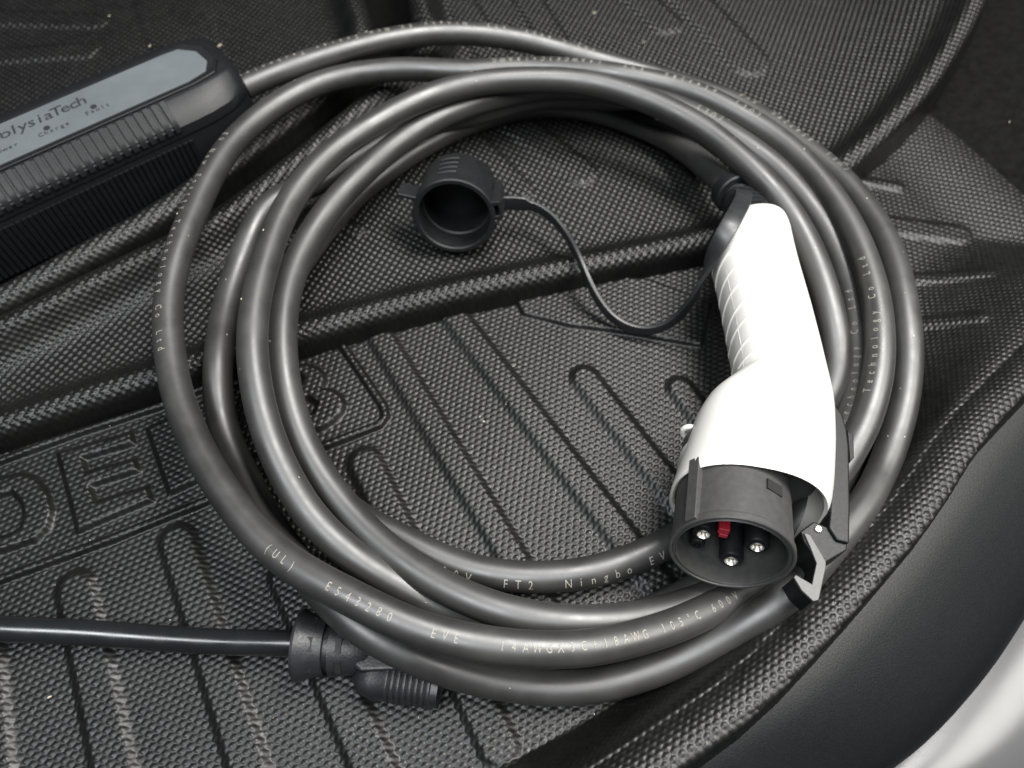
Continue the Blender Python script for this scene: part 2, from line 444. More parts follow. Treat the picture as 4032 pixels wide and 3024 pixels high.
# ------------------------------------------------------------------ charging cable
CP = [  # plug -> box, photo pixel of the centre line and height of the place
 (2985,868,.036),(2940,815,.033),(2885,755,.029),(2830,700,.024),(2720,605,.017),(2600,530,.013),(2450,465,.011),(2300,427,.010),(2150,415,.010),(1980,440,.010),(1800,500,.010),(1600,610,.011),(1400,760,.012),(1230,960,.013),(1110,1150,.014),(1060,1300,.018),(1060,1420,.020),(1090,1560,.014),(1170,1760,.009),(1300,1950,.008),(1440,2060,.008),(1560,2110,.0075),(1648,2166,.0075),(1830,2247,.0075),(2073,2283,.0075),(2316,2262,.0075),(2498,2200,.0075),(2589,2160,.0075),(2720,2085,.0075),(2860,1985,.008),(3000,1850,.009),(3140,1700,.011),
 (3262,1590,.016),(3305,1469,.020),(3290,1320,.026),(3255,1165,.031),(3205,1010,.034),(3140,880,.036),(3080,795,.038),(3000,704,.040),(2894,604,.041),(2767,503,.042),(2578,402,.043),(2389,335,.044),(2230,311,.044),(2073,312,.044),(1951,317,.044),(1830,334,.044),(1708,368,.044),(1587,420,.044),(1450,500,.045),(1337,572,.045),(1230,672,.046),(1154,768,.046),(1090,890,.046),(1054,1000,.046),(1010,1160,.046),(997,1253,.046),(992,1380,.045),(1007,1525,.043),(1035,1658,.040),(1092,1816,.036),(1214,2025,.030),(1295,2108,.027),(1415,2215,.023),(1600,2322,.018),(1781,2424,.014),(1925,2472,.011),(2150,2505,.009),(2400,2475,.009),(2700,2350,.010),(2950,2180,.012),(3150,1990,.014),(3290,1780,.016),
 (3370,1600,.018),(3383,1469,.019),(3378,1320,.021),(3360,1165,.023),(3312,1024,.025),(3251,886,.027),(3150,750,.029),(3050,650,.030),(2894,544,.031),(2767,465,.031),(2641,410,.031),(2500,374,.031),(2350,348,.031),(2200,342,.031),(2080,352,.032),(1951,380,.032),(1830,413,.032),(1708,468,.032),(1526,590,.033),(1344,757,.034),(1240,890,.034),(1170,1020,.034),(1125,1160,.034),(1110,1253,.034),(1105,1380,.033),(1124,1525,.031),(1158,1658,.028),(1223,1816,.024),(1362,2010,.021),(1458,2108,.021),(1590,2215,.022),(1745,2312,.023),(1889,2377,.024),(2034,2425,.024),(2179,2450,.023),(2396,2455,.021),(2603,2422,.016),(2766,2365,.013),(2950,2250,.013),(3120,2090,.016),(3290,1880,.024),
 (3405,1680,.027),(3461,1469,.031),(3467,1320,.033),(3450,1165,.034),(3408,1024,.034),(3351,886,.034),(3243,725,.034),(3140,610,.034),(3000,505,.034),(2830,408,.035),(2704,355,.035),(2578,322,.035),(2452,299,.035),(2326,282,.034),(2200,273,.032),(2050,270,.031),(1900,278,.031),(1769,279,.031),(1648,271,.031),(1526,272,.031),(1344,297,.032),(1200,346,.033),(1090,410,.034),(980,495,.035),(899,583,.036),(830,690,.037),(784,790,.037),(720,930,.038),(685,1040,.038),(662,1160,.037),(658,1253,.037),(664,1380,.036),(685,1525,.036),(730,1658,.036),(802,1816,.037),(942,2025,.038),(1013,2108,.039),(1133,2217,.040),(1270,2295,.041),(1415,2370,.042),(1600,2466,.041),(1817,2525,.039),(2034,2556,.037),(2255,2560,.035),(2400,2540,.031),(2603,2481,.025),(2807,2395,.018),(2929,2335,.014),(3080,2215,.012),(3200,2080,.011),(3300,1900,.010),
 (3390,1700,.009),(3425,1469,.009),(3415,1165,.010),(3370,1024,.011),(3310,886,.012),(3200,735,.013),(3050,610,.014),(2900,520,.015),(2760,462,.016),(2600,420,.017),(2480,400,.018),(2377,388,.020),(2240,378,.021),(2103,388,.021),(1980,414,.021),(1860,452,.020),(1720,480,.019),(1560,540,.018),(1400,630,.019),(1260,720,.021),(1130,760,.024),(1045,800,.026),(1000,880,.025),(954,1000,.021),(910,1130,.019),(880,1253,.019),(860,1380,.021),(853,1470,.022),(856,1560,.018),(869,1658,.014),(932,1816,.012),(1037,2025,.013),(1097,2108,.016),(1180,2230,.020),(1270,2345,.025),(1360,2440,.028),(1462,2512,.028),(1643,2600,.022),(1817,2660,.015),(2034,2702,.010),(2255,2712,.008),(2400,2694,.008),(2603,2631,.008),(2807,2538,.008),(3010,2420,.008),(3112,2350,.008),(3270,2160,.009),(3411,1985,.011),
 (3475,1855,.014),(3557,1616,.021),(3577,1450,.026),(3578,1330,.029),(3563,1190,.030),(3525,1040,.029),(3460,890,.027),(3350,735,.025),(3230,630,.023),(3110,540,.021),(2990,460,.019),(2880,400,.018),(2750,352,.018),(2600,308,.018),(2450,268,.020),(2346,238,.022),(2255,211,.024),(2073,159,.028),(1891,134,.032),(1708,132,.034),(1526,155,.036),(1344,202,.037),(1200,247,.037),(1080,290,.037),(960,335,.037)]
def seat(p):
    """lift a cable point off the raised lip of the mat"""
    px, py, z = p
    for _ in range(6):
        w = at(px, py, z); X_, Y_ = np.array([w.x]), np.array([w.y])
        q = float((seg_dist(X_, Y_, crest) * np.where(inside(X_, Y_, P1), 1, -1))[0])
        z = max(p[2], float(rim_z(np.array(q), np.array(w.y))) + .0068) if q < .10 else p[2]
    return (px, py, z)
CP = [seat(p) if (p[0] > 2200 and p[1] > 1100) else p for p in CP]
def resample(P, step):
    P = np.array(P); seg = np.linalg.norm(np.diff(P, axis=0), axis=1); s = np.concatenate([[0], np.cumsum(seg)])
    n = int(s[-1] / step); t = np.linspace(0, s[-1], n)
    return np.stack([np.interp(t, s, P[:, k]) for k in range(3)], 1)
def gsmooth(P, sig):
    k = int(sig * 3); w = np.exp(-.5 * (np.arange(-k, k + 1) / sig) ** 2); w /= w.sum()
    a = 2 * P[0] - P[1:k + 1][::-1]; b = 2 * P[-1] - P[-k - 1:-1][::-1]
    Q = np.concatenate([a, P, b])
    return np.stack([np.convolve(Q[:, j], w, 'valid') for j in range(3)], 1)
R_CABLE = .006
cpath = gsmooth(resample([tuple(at(*p)) for p in CP], .001), 9)
_w = np.random.RandomState(3).normal(size=cpath.shape); _w = gsmooth(_w, 14); _w *= .00018 / _w.std()
cpath = cpath + _w * np.array([1, 1, .6])
cdist = np.concatenate([[0], np.cumsum(np.linalg.norm(np.diff(cpath, axis=0), axis=1))])
cable = thing('charging_cable', 'long grey-black rubber charging cable coiled in a ring, printed with pale lettering', 'cable', tuple(at(2016, 1512, 0)))
def sweep_tube(path, r, n=24, every=3):
    P = [Vector(p) for p in path[::every]]; mb = MB(); mb.tube(P, r, n); return mb
sweep_tube(cpath, R_CABLE).build('cable_sheath', M['cable_rubber'], cable, 60)

# printed lettering, letter by letter round the sheath
_glyph = {}
def glyph(ch):
    if ch not in _glyph:
        c = bpy.data.curves.new('g', 'FONT'); c.body = ch; c.align_x = 'CENTER'; c.resolution_u = 2
        o = bpy.data.objects.new('g', c); COL.objects.link(o)
        bpy.context.view_layer.update()
        me = o.to_mesh()
        import bmesh
        bm = bmesh.new(); bm.from_mesh(me)
        for _ in range(3):
            es = [e for e in bm.edges if e.calc_length() > .22]
            if es: bmesh.ops.subdivide_edges(bm, edges=es, cuts=1); bmesh.ops.triangulate(bm, faces=bm.faces)
        bm.verts.index_update()
        _glyph[ch] = ([tuple(v.co) for v in bm.verts], [tuple(v.index for v in f.verts) for f in bm.faces]); bm.free()
        o.to_mesh_clear(); bpy.data.objects.remove(o); bpy.data.curves.remove(c)
    return _glyph[ch]
def letters_on(path, dist, r, s0, text, phi, pitch, h, mb, lift=.00012):
    """text running along a tube from arc length s0; phi from straight up towards the left of travel"""
    jit = random.Random(len(text) * 7 + int(s0 * 1000))
    for i, ch in enumerate(text):
        if ch == ' ': continue
        V, F = glyph(ch); out = []; phi = phi + jit.uniform(-.025, .025)
        for x, y, _ in V:
            s = s0 + i * pitch + x * h * .95
            c = Vector([np.interp(s, dist, path[:, k]) for k in range(3)])
            t = (Vector([np.interp(s + .001, dist, path[:, k]) for k in range(3)]) - Vector([np.interp(s - .001, dist, path[:, k]) for k in range(3)])).normalized()
            up = Vector((0, 0, 1)); up = (up - t * up.dot(t)).normalized(); left = up.cross(t)
            a = phi + (y - .36) * h * 1.35 / r
            out.append(c + (up * math.cos(a) + left * math.sin(a)) * (r + lift))
        mb.add(out, F)
def arc_at(px, py, lo, hi):
    """arc length of the cable nearest this photo pixel, within a range of control points"""
    X, Y = proj(cpath[:, 0], cpath[:, 1], cpath[:, 2])
    clo = cdist[np.argmin(np.linalg.norm(cpath - np.array(at(*CP[lo])), axis=1))]; chi = cdist[np.argmin(np.linalg.norm(cpath - np.array(at(*CP[hi])), axis=1))]
    d = np.hypot(X - px, Y - py); d[(cdist < clo) | (cdist > chi)] = 1e9
    return cdist[int(np.argmin(d))]
def idx(x, y): return [i for i, p in enumerate(CP) if p[0] == x and p[1] == y][0]
LET = [((1085, 2175), (942, 2025), (2929, 2335), '(UL)   E543280   EVE   14AWGX3C+18AWG 105°C 600V', -.15, .00365, .0031),
       ((905, 560), (980, 495), (685, 1525), 'EV New Energy Technology Co Ltd', -.28, .0040, .0031),
       ((2760, 2365), (2766, 2365), (3000, 505), '', 0, .004, .0035),
       ((3420, 1560), (3405, 1680), (3140, 610), 'Technology Co Ltd', .75, .0040, .0031),
       ((3335, 1690), (3290, 1780), (3050, 650), 'Technology Co Ltd', .55, .0040, .0031),
       ((2985, 480), (3140, 610), (1900, 278), '(UL)  E543280  EVE  14AWGX3C+18AWG', .02, .0042, .0031),
       ((3330, 690), (3460, 890), (2880, 400), '(UL)  E543280  EVE', -.10, .0042, .0031),
       ((2330, 225), (2450, 268), (1080, 290), '105°C 600V  FT2  Ningbo EV New Energy Technology Co Ltd', .05, .0041, .0031),
       ((1720, 2215), (1648, 2166), (2720, 2085), '600V  FT2  Ningbo EV', -.85, .0045, .0038),
       ((2830, 500), (2894, 544), (2641, 410), '(UL)', .1, .0042, .0036)]
for (sx, sy), lo, hi, txt, phi, pitch, h in LET:
    if not txt: continue
    tm = MB(); letters_on(cpath, cdist, R_CABLE, arc_at(sx, sy, idx(*lo), idx(*hi)), txt, phi, pitch, h, tm)
    tm.build('printed_lettering', M['print'], cable, 0)

# ------------------------------------------------------------------ charging plug
def plug():
    Mc = at(2879, 2184, .046)
    d = Vector((-.22, -.94, .25)).normalized()
    e1 = d.cross(Vector((0, 0, 1))).normalized() * -1
    if e1.x < 0: e1 = -e1
    e2 = e1.cross(d); 
    if e2.z < 0: e2 = -e2
    root = thing('charging_plug', 'white vehicle charging plug with dark round nozzle, lying on the coiled cable', 'charging plug', (Mc.x + .02, Mc.y + .05, .012))
    mm = .001
    # white shell, from the butt of the handle to the collar
    ST_ = [(2915, 888, 3025, 880, .036, 1), (2860, 900, 3066, 884, .036, 1), (2824, 925, 3092, 902, .036, 1), (2806, 965, 3106, 940, .036, 1), (2803, 1020, 3115, 990, .036, 1.0), (2828, 1120, 3137, 1085, .036, 1.0), (2868, 1320, 3185, 1255, .036, 1.0),
           (2893, 1470, 3222, 1400, .036, 1.0), (2893, 1520, 3240, 1475, .036, 1.0), (2822, 1562, 3252, 1530, .036, .93), (2768, 1604, 3262, 1582, .036, .86), (2735, 1660, 3272, 1650, .036, .85), (2702, 1750, 3275, 1790, .036, .86),
           (2664, 1860, 3268, 1940, .037, .88), (2645, 1915, 3258, 2020, .037, .89), (2640, 1932, 3250, 2045, .037, .89)]
    secs = []
    for lx, ly, rx, ry, z, k in ST_:
        a = at(lx, ly, z); b = at(rx, ry, z); secs.append(((a + b) / 2, (b - a).normalized(), (b - a).length / 2, k))
    def hh(i):
        c, u, hw, k = secs[i]
        return [.0085, .0122, .0146, .0160, .0167, .0170, .0175, .0175, .0175, .0195, .0215, .0228, .0240, .0248, .0250, .0246][i]
    W = Vector((0, .20, 1)).normalized()
    NS = 56
    def surf(i, a, grow=0.0):
        c, u, hw, k = secs[i]
        ca, sa = math.cos(a), math.sin(a); p = .86
        return c + u * ((hw + grow) * math.copysign(abs(ca) ** p, ca)) + W * ((hh(i) + grow) * math.copysign(abs(sa) ** p, sa))
    def surf_t(t, a, grow=0.0):
        i = min(int(t), len(secs) - 2); f = t - i
        return surf(i, a, grow).lerp(surf(i + 1, a, grow), f)
    mb = MB(); rings = []
    T = []
    for i in range(len(secs) - 1):
        for f in (0, .25, .5, .75): T.append(i + f)
    T.append(len(secs) - 1)
    rings = [[surf_t(t, 2 * math.pi * k / NS) for k in range(NS)] for t in T]
    # smooth along the length
    R = np.array([[tuple(p) for p in r] for r in rings])
    for _ in range(1):
        R[1:-1] = .25 * R[:-2] + .5 * R[1:-1] + .25 * R[2:]
    rings = [[Vector(p) for p in r] for r in R]
    c_last = secs[-1][0]
    inner = [c_last + (p - c_last) * .935 for p in rings[-1]]
    back = d * -.016
    inner2 = [p + back for p in inner]
    mb.loft(rings + [[c_last + (p - c_last) * .975 + d * .0009 for p in rings[-1]], inner, inner2], True, False)
    shell = mb.build('shell', M['white_plastic'], root, 50)
    # dark recess behind the collar
    mb = MB(); mb.add([p + d * .0008 for p in inner2], [tuple(range(NS))]); mb.build('collar_recess', M['nozzle_plastic'], root, 0)
    # grip ribs on the left flank of the handle
    for t in (4.35, 4.85, 5.28, 5.62, 5.98, 6.35, 6.85, 7.4):
        mb = MB(); P = []
        for q in range(15):
            a = math.pi * (1.10 - .62 * q / 14); tt = t - .28 * (q / 14) * (1 if t > 5 else 1.6)
            P.append(surf_t(tt, a, .00008))
        rr = [.00050 * min(1, .25 + .9 * math.sin(math.pi * q / 14) ** .5) for q in range(15)]
        mb.tube(P, rr, 8); mb.build('grip_rib', M['white_plastic'], shell, 60)
    mb = MB(); mb.tube([surf_t(4.4 + 3.0 * q / 20, math.pi * .46, -.0001) for q in range(21)], .00022, 6); mb.build('seam', M['white_plastic'], shell, 60)
    mb = MB(); mb.tube([surf_t(5.0 + 3.2 * q / 20, math.pi * .86, -.0001) for q in range(21)], .00022, 6); mb.build('seam', M['white_plastic'], shell, 60)
    # small white eyelet on the flank
    c = at(2724, 1703, .036) + Vector((-.0005, 0, 0)); mb = MB(); P = []
    ex = Vector((-.94, .25, .2)).normalized(); ey = Vector((.2, .2, .95)).normalized()
    ring = [c + ex * (.0030 * math.cos(2 * math.pi * k / 20)) + ey * (.0030 * math.sin(2 * math.pi * k / 20)) for k in range(21)]
    mb.tube(ring, .00115, 10, False); mb.build('eyelet', M['white_plastic'], root, 60)
    # nozzle
    ro, ri = .0199, .0179
    mb = MB()
    mb.lathe(Mc, d, e1, e2, [(-.046, ro * .95), (-.003, ro), (-.0022, ro + .0006), (-.0004, ro + .0006), (0, ro + .0002), (0, ro - .0005), (-.0008, ro - .0008), (-.0008, ri + .0005), (-.0002, ri + .0002), (-.0004, ri), (-.030, ri * .97), (-.030, 0.0002)], 72)
    noz = mb.build('nozzle', M['nozzle_plastic'], root, 30)
    ang = math.radians(141)
    kd = e1 * math.cos(ang) + e2 * math.sin(ang); kt = d.cross(kd)
    mb = MB(); mb.box(Mc + d * -.0135 + kd * (ro - .0004), d, kt, kd, .0130, .0022, .0022); mb.build('guide_key', M['nozzle_plastic'], noz, 30, .0004)
    # slot window on the top of the nozzle
    sa_ = math.radians(62); sd = e1 * math.cos(sa_) + e2 * math.sin(sa_); st = d.cross(sd)
    mb = MB(); mb.box(Mc + d * -.0175 + sd * (ro - .0001), d, st, sd, .0021, .0032, .00025); mb.build('slot', M['dark'], noz, 0)
    # contacts
    for x, y, r, depth, kind in [(-9.4, -.5, 4.1, .006, 'brass'), (8.8, -1.0, 4.2, .006, 'brass'), (2.6, -10.8, 4.2, .005, 'brass'), (-9.6, -9.0, 2.7, .007, None), (.5, 10, 2.8, .007, None)]:
        o = Mc + e1 * (x * mm) + e2 * (y * mm); r *= mm
        mb = MB(); mb.lathe(o, d, e1, e2, [(-.030, r), (-depth - .0012, r), (-depth - .0004, r - .0004), (-depth, r - .0011), (-depth, r * .50), (-depth - .003, r * .46)], 28, False, True)
        pin = mb.build('contact_sleeve', M['black_plastic'], noz, 30)
        if kind:
            mb = MB(); mb.lathe(o, d, e1, e2, [(-.02, r * .56), (-depth + .0002, r * .56), (-depth + .0004, r * .50), (-depth - .0010, r * .30), (-depth - .0013, r * .28)], 32, False, True); mb.build('contact_tip', M['steel'], pin, 30)
            mb = MB(); mb.lathe(o, d, e1, e2, [(-depth - .0011, r * .31), (-depth - .0009, .0001)], 24); mb.build('contact_core', M['brass'], pin, 30)
    mb = MB(); mb.box(Mc + d * -.0155 + e1 * -.0030 + e2 * .0012, e1, e2, d, .0019, .0013, .008); mb.box(Mc + d * -.0155 + e1 * -.0026 + e2 * -.0013, e1, e2, d, .0015, .0009, .008)
    mb.build('red_insulator', M['red'], noz, 30, .0003)
    # latch lever along the right flank
    def poly(l, z): return [at(a, b, z) for a, b in l]
    lever = thing_part('latch', root)
    mb = MB(); mb.prism(poly([(3262, 1572), (3290, 1592), (3318, 1632), (3336, 1690), (3344, 1760), (3348, 1990), (3346, 2140), (3296, 2128), (3262, 2075), (3268, 2020), (3274, 1900), (3274, 1720)], .045), Vector((0, 0, -.020)))
    lev = mb.build('latch_lever', M['black_plastic'], root, 30, .0008)
    mb = MB(); mb.prism(poly([(3335, 1690), (3362, 1712), (3364, 1800), (3346, 1822)], .040), Vector((0, 0, -.012))); mb.build('thumb_stop', M['black_plastic'], lev, 30, .0005)
    mb = MB(); mb.prism(poly([(3152, 2092), (3205, 2052), (3262, 2076), (3296, 2096), (3338, 2140), (3334, 2166), (3240, 2222), (3205, 2190), (3165, 2130)], .0435), Vector((0, 0, -.020)))
    mb.build('latch_block', M['black_plastic'], lev, 30, .0006)
    c = at(3222, 2084, .0437); mb = MB(); X1, Y1, Z1 = Vector((1, 0, 0)), Vector((0, 1, 0)), Vector((0, 0, 1))
    mb.lathe(c, Z1, X1, Y1, [(-.002, .0013), (.0003, .0013), (.0006, .0010), (.0007, .0002)], 20, False, True); mb.build('rivet', M['steel'], lev, 30)
    z2 = lambda x, y: (2500 + x / 1.952, 1600 + y / 1.952)
    hk = [z2(*p) for p in [(1300, 972), (1345, 985), (1400, 1075), (1468, 1195), (1464, 1245), (1412, 1488), (1372, 1497), (1282, 1412), (1222, 1312), (1238, 1296), (1362, 1368), (1398, 1205), (1348, 1080)]]
    mb = MB(); mb.prism(poly(hk, .0445), Vector((0, 0, -.0012))); mb.build('latch_hook_lit_top', M['lit_hook_grey'], lev, 30, .0002)  # thin paler sheet over the black hook, painted as its lit upper face
    mb = MB(); mb.prism(poly(hk, .0432), Vector((0, 0, -.013))); mb.build('latch_hook', M['black_plastic'], lev, 30)
    # strain relief boot behind the handle
    P0 = secs[0][0] + Vector((0, -.003, 0)); i0 = 0; P1_ = Vector(cpath[20])
    dd = (P1_ - P0); Ln = dd.length; dd.normalize(); f1 = dd.cross(Vector((0, 0, 1))).normalized(); f2 = f1.cross(dd)
    mb = MB(); prof = [(0, .0118)]
    for q in range(5):
        t0 = Ln * (.10 + .17 * q); r0 = .0112 - .0006 * q
        prof += [(t0, r0), (t0 + Ln * .07, r0), (t0 + Ln * .08, r0 - .0018), (t0 + Ln * .15, r0 - .0018)]
    prof += [(Ln, .0075), (Ln, .0062)]
    mb.lathe(P0, dd, f1, f2, prof, 32, True, True); mb.build('strain_relief', M['cap_rubber'], root, 30)
    return Mc, d
def thing_part(name, root): return None
plug()

# ------------------------------------------------------------------ dust cap and its tether
def dust_cap():
    n = Vector((-.06, -.955, .29)).normalized()
    c = at(1787, 856, .0275)
    e1 = n.cross(Vector((0, 0, 1))).normalized()
    if e1.x < 0: e1 = -e1
    e2 = e1.cross(n)
    if e2.z < 0: e2 = -e2
    R = .0192
    root = thing('dust_cap', 'open round black rubber dust cap with grip bars and a long thin tether', 'dust cap', (c.x, c.y + .015, .008))
    mb = MB()
    mb.lathe(c, n, e1, e2, [(-.030, .0002), (-.030, R - .0035), (-.0293, R - .0022), (-.0275, R - .0012), (-.004, R), (-.0005, R), (0, R - .0006), (0, R - .0022), (-.0006, R - .0027), (-.012, R - .0029), (-.0126, R - .0036), (-.0265, R - .0042), (-.0265, .0002)], 72)
    cup = mb.build('cup', M['cap_rubber'], root, 30)
    for k in range(4):
        t = -.0075 - .0042 * k; a = math.radians(100)
        P = [c + n * t + (e1 * math.cos(a + s) + e2 * math.sin(a + s)) * (R - .0003) for s in np.linspace(-.22, .22, 9)]
        mb = MB(); mb.tube(P, .0010, 10); mb.build('grip_bar', M['cap_rubber'], cup, 60)
    # pull tab
    a = math.radians(168); dr = e1 * math.cos(a) + e2 * math.sin(a); dt = n.cross(dr)
    mb = MB(); mb.box(c + n * -.013 + dr * (R + .0035), n, dr, dt, .0055, .0048, .0010); mb.build('pull_tab', M['cap_rubber'], cup, 30, .0005)
    # lug
    a = math.radians(12); dr = e1 * math.cos(a) + e2 * math.sin(a); dt = n.cross(dr)
    mb = MB()
    for s in (-1, 1): mb.box(c + n * -.010 + dr * (R + .0008) + dt * (s * .0036), n, dr, dt, .0098, .0016, .0011)
    mb.box(c + n * -.010 + dr * (R + .0025), n, dr, dt, .0098, .0006, .0046)
    mb.build('lug', M['cap_rubber'], cup, 30, .0004)
    # tether: a thin flat strap from the lug round to the handle
    path = [(1968, 800, .022), (2040, 797, .022), (2110, 810, .021), (2180, 858, .020), (2238, 935, .019), (2280, 1015, .020), (2310, 1090, .018), (2345, 1170, .013), (2395, 1240, .008), (2460, 1288, .006), (2530, 1306, .006), (2600, 1297, .008), (2660, 1262, .013), (2710, 1205, .022), (2752, 1130, .032), (2795, 1030, .042), (2835, 950, .0515), (2875, 880, .0555), (2912, 815, .0535), (2930, 775, .047), (2925, 755, .040)]
    P = gsmooth(resample([tuple(at(*p)) for p in path], .001), 4)
    nP = len(P); rings = []
    for i in range(0, nP, 2):
        p = Vector(P[i]); t = Vector(P[min(i + 1, nP - 1)] - P[max(i - 1, 0)]).normalized()
        f = i / nP
        up = Vector((0, 0, 1)); side = t.cross(up).normalized()
        k = float(sstep(.66, .80, np.array(f)))              # flat on the handle, on edge elsewhere
        wdir = (up * (1 - k) + side * k * 1.0); wdir = (wdir - t * wdir.dot(t)).normalized(); td = t.cross(wdir)
        w = .0030 + .0008 * k; th = .0011
        if f < .06: w = .0044
        ring = []
        for q in range(12):
            a = 2 * math.pi * q / 12; ca, sa = math.cos(a), math.sin(a)
            ring.append(p + wdir * (w * math.copysign(abs(ca) ** .5, ca)) + td * (th * math.copysign(abs(sa) ** .5, sa)))
        rings.append(ring)
    mb = MB(); mb.loft(rings); strap = mb.build('tether', M['tether_rubber'], root, 50)
    # loop of the tether round the cable behind the handle
    ci = 26; cc = Vector(cpath[ci]); tt = Vector(cpath[ci + 3] - cpath[ci - 3]).normalized(); f1 = tt.cross(Vector((0, 0, 1))).normalized(); f2 = f1.cross(tt)
    mb = MB(); mb.lathe(cc, tt, f1, f2, [(-.0035, .0063), (-.0035, .0090), (-.0028, .0096), (.0028, .0096), (.0035, .0090), (.0035, .0063)], 40); mb.build('tether_loop', M['cap_rubber'], strap, 30)
dust_cap()

# ------------------------------------------------------------------ control box
def control_box():
    z0 = .0085
    A = at(0, 1114, z0); Bv = at(880, 684, z0)
    a = (Bv - A); a.z = 0; Lv = a.length; a.normalize(); b = Vector((-a.y, a.x, 0)); up = Vector((0, 0, 1))
    O = A                                        # front bottom edge where it leaves the picture
    root = thing('control_box', 'black charger control box with silver faceplate and ribbed sides', 'control box', tuple(O + b * .03))
    Wd = .060; x0 = -.075
    def loc0(px, py, z):
        q = at(px, py, z0 + z) - O; return q.dot(a), q.dot(b)
    x1 = loc0(1003, 385, .030)[0]; xtip = loc0(824, 250, .044)[0]
    prof = [(.002, 0), (0, .002), (0, .0275), (.0004, .0285), (.0004, .0292), (0, .0300), (.0008, .0345), (.0035, .0372), (.0105, .0420), (.0125, .0425), (Wd - .0125, .0425), (Wd - .0105, .0420), (Wd - .0035, .0372), (Wd - .0008, .0345), (Wd, .0300), (Wd, .002), (Wd - .002, 0)]
    def P(x, y, z): return O + a * x + b * y + up * z
    rings = []
    cy = Wd / 2
    stations = [(x0, 1, 1), (x1 - .030, 1, 1), (x1 - .022, .985, 1), (x1 - .013, .93, .995), (x1 - .006, .83, .975), (x1 - .002, .73, .93), (x1, .62, .86)]
    for x, ky, kz in stations:
        rings.append([P(x, cy + (y - cy) * ky, z if z < .03 else .03 + (z - .03) * (1 - (1 - kz) * 2.2)) for y, z in prof])
    mb = MB(); mb.loft(rings); body = mb.build('housing', M['box_plastic'], root, 28)
    # raised bezel and silver faceplate
    zt = .0425
    xf = xtip - .008
    def plate(y0, y1, xe, z, cut):
        return [P(x0 + .005, y0, z), P(xe - cut * .9, y0, z), P(xe - cut * .25, y0 + .002, z), P(xe, y0 + cut * .55, z), P(xe - .001, y1 - cut * .5, z), P(xe - cut * .5, y1 - .0006, z), P(xe - cut, y1, z), P(x0 + .005, y1, z)]
    mb = MB(); mb.prism(plate(.0128, .0460, xf + .0125, zt + .0010, .018), Vector((0, 0, -.002))); mb.build('bezel', M['box_plastic'], body, 30, .0006)
    mb = MB(); mb.prism(plate(.0152, .0405, xf + .008, zt + .0016, .015), Vector((0, 0, -.0012))); fp = mb.build('faceplate', M['faceplate'], body, 30, .0003)
    mb = MB(); mb.add(plate(.0145, .0418, xf + .0110, zt + .00195, .015), [tuple(range(8))]); mb.build('clear_film', M['film'], fp, 0)
    # lettering on the faceplate
    def write(text, x, y, h, pitch, mb, wide=1.0, skew=0):
        for i, ch in enumerate(text):
            if ch == ' ': continue
            V, F = glyph(ch)
            mb.add([P(x + i * pitch + (vx * wide + vy * skew) * h, y + vy * h, zt + .00178) for vx, vy, _ in V], F)
    mb = MB()
    # find where the words stand, from the photo
    def loc(px, py):
        q = at(px, py, z0 + zt + .0017) - O; return q.dot(a), q.dot(b)
    x, y = loc(322, 404); n = len('PolysiaTech') - 1; x00, y00 = loc(30, 520)
    pitch = (x - x00) / 8.6
    write('PolysiaTech', x - n * pitch, y - .0015, .0088, pitch, mb, 1.12, .12)
    for word, px, py in (('Fault', 348, 452), ('Charge', 165, 537), ('Power', -20, 612)):
        x, y = loc(px, py); write(word, x, y, .0036, .0024, mb)
    mb.build('lettering', M['dark_print'], fp, 0)
    for px, py in ((368, 420), (184, 504), (-14, 588)):
        x, y = loc(px, py); mb = MB(); mb.lathe(P(x, y, zt + .0016), up, a, b, [(0, .0015), (.0003, .0014), (.0003, .0001)], 20); mb.build('indicator_light', M['dark_print'], fp, 30)
    # vent louvres along the front shoulder, each a bar of its own
    xv = loc(690, 470)[0]
    dirv = (P(0, .0105, .0420) - P(0, .0035, .0372)).normalized(); nrm = a.cross(dirv); 
    if nrm.z < 0: nrm = -nrm
    me = None
    for k in range(44):
        x = xv - .0042 * k
        if x < x0 + .004: break
        if me is None:
            mb = MB()
            c0 = Vector((0, 0, 0))
            path = [(-.0004, .0325), (.0004, .0350), (.0030, .0376), (.0068, .0402), (.0108, .0428), (.0116, .0428)]
            rings = []
            for (y, z) in path: rings.append([a * s * .00120 + b * (y - .0004 * (q)) + up * (z + .0009 * q) for s, q in ((-1, 0), (1, 0), (1, 1), (-1, 1))])
            mb.loft(rings); o = mb.build('vent_bar', M['vent_plastic'], None, 30); me = o.data; o.parent = body
            first = o
        else:
            o = bpy.data.objects.new('vent_bar', me); COL.objects.link(o); o.parent = body
        o.location = (O + a * x) - root.location - body.location
    mb = MB(); mb.prism([P(x0 + .004, .0012, .0362), P(xv + .0012, .0012, .0362), P(xv + .0012, .0110, .0425), P(x0 + .004, .0110, .0425)], Vector((0, 0, -.0003))); mb.build('vent_recess', M['dark'], body, 0)
    # fine vertical ribs on the side
    mb = MB(); x = xv + .003
    while x > x0 + .004:
        mb.box(P(x, -.0003, .0140), a, b, up, .00095, .0005, .0125); x -= .0027
    mb.build('grip_ribs', M['box_plastic'], body, 30)
    for s in range(40):
        pass
    mb = MB(); x = xv + .003
    while x > x0 + .004:
        mb.box(P(x, Wd + .0003, .0250), a, b, up, .0009, .0012, .0090); x -= .0034
    mb.build('back_ribs', M['box_plastic'], body, 30)
control_box()

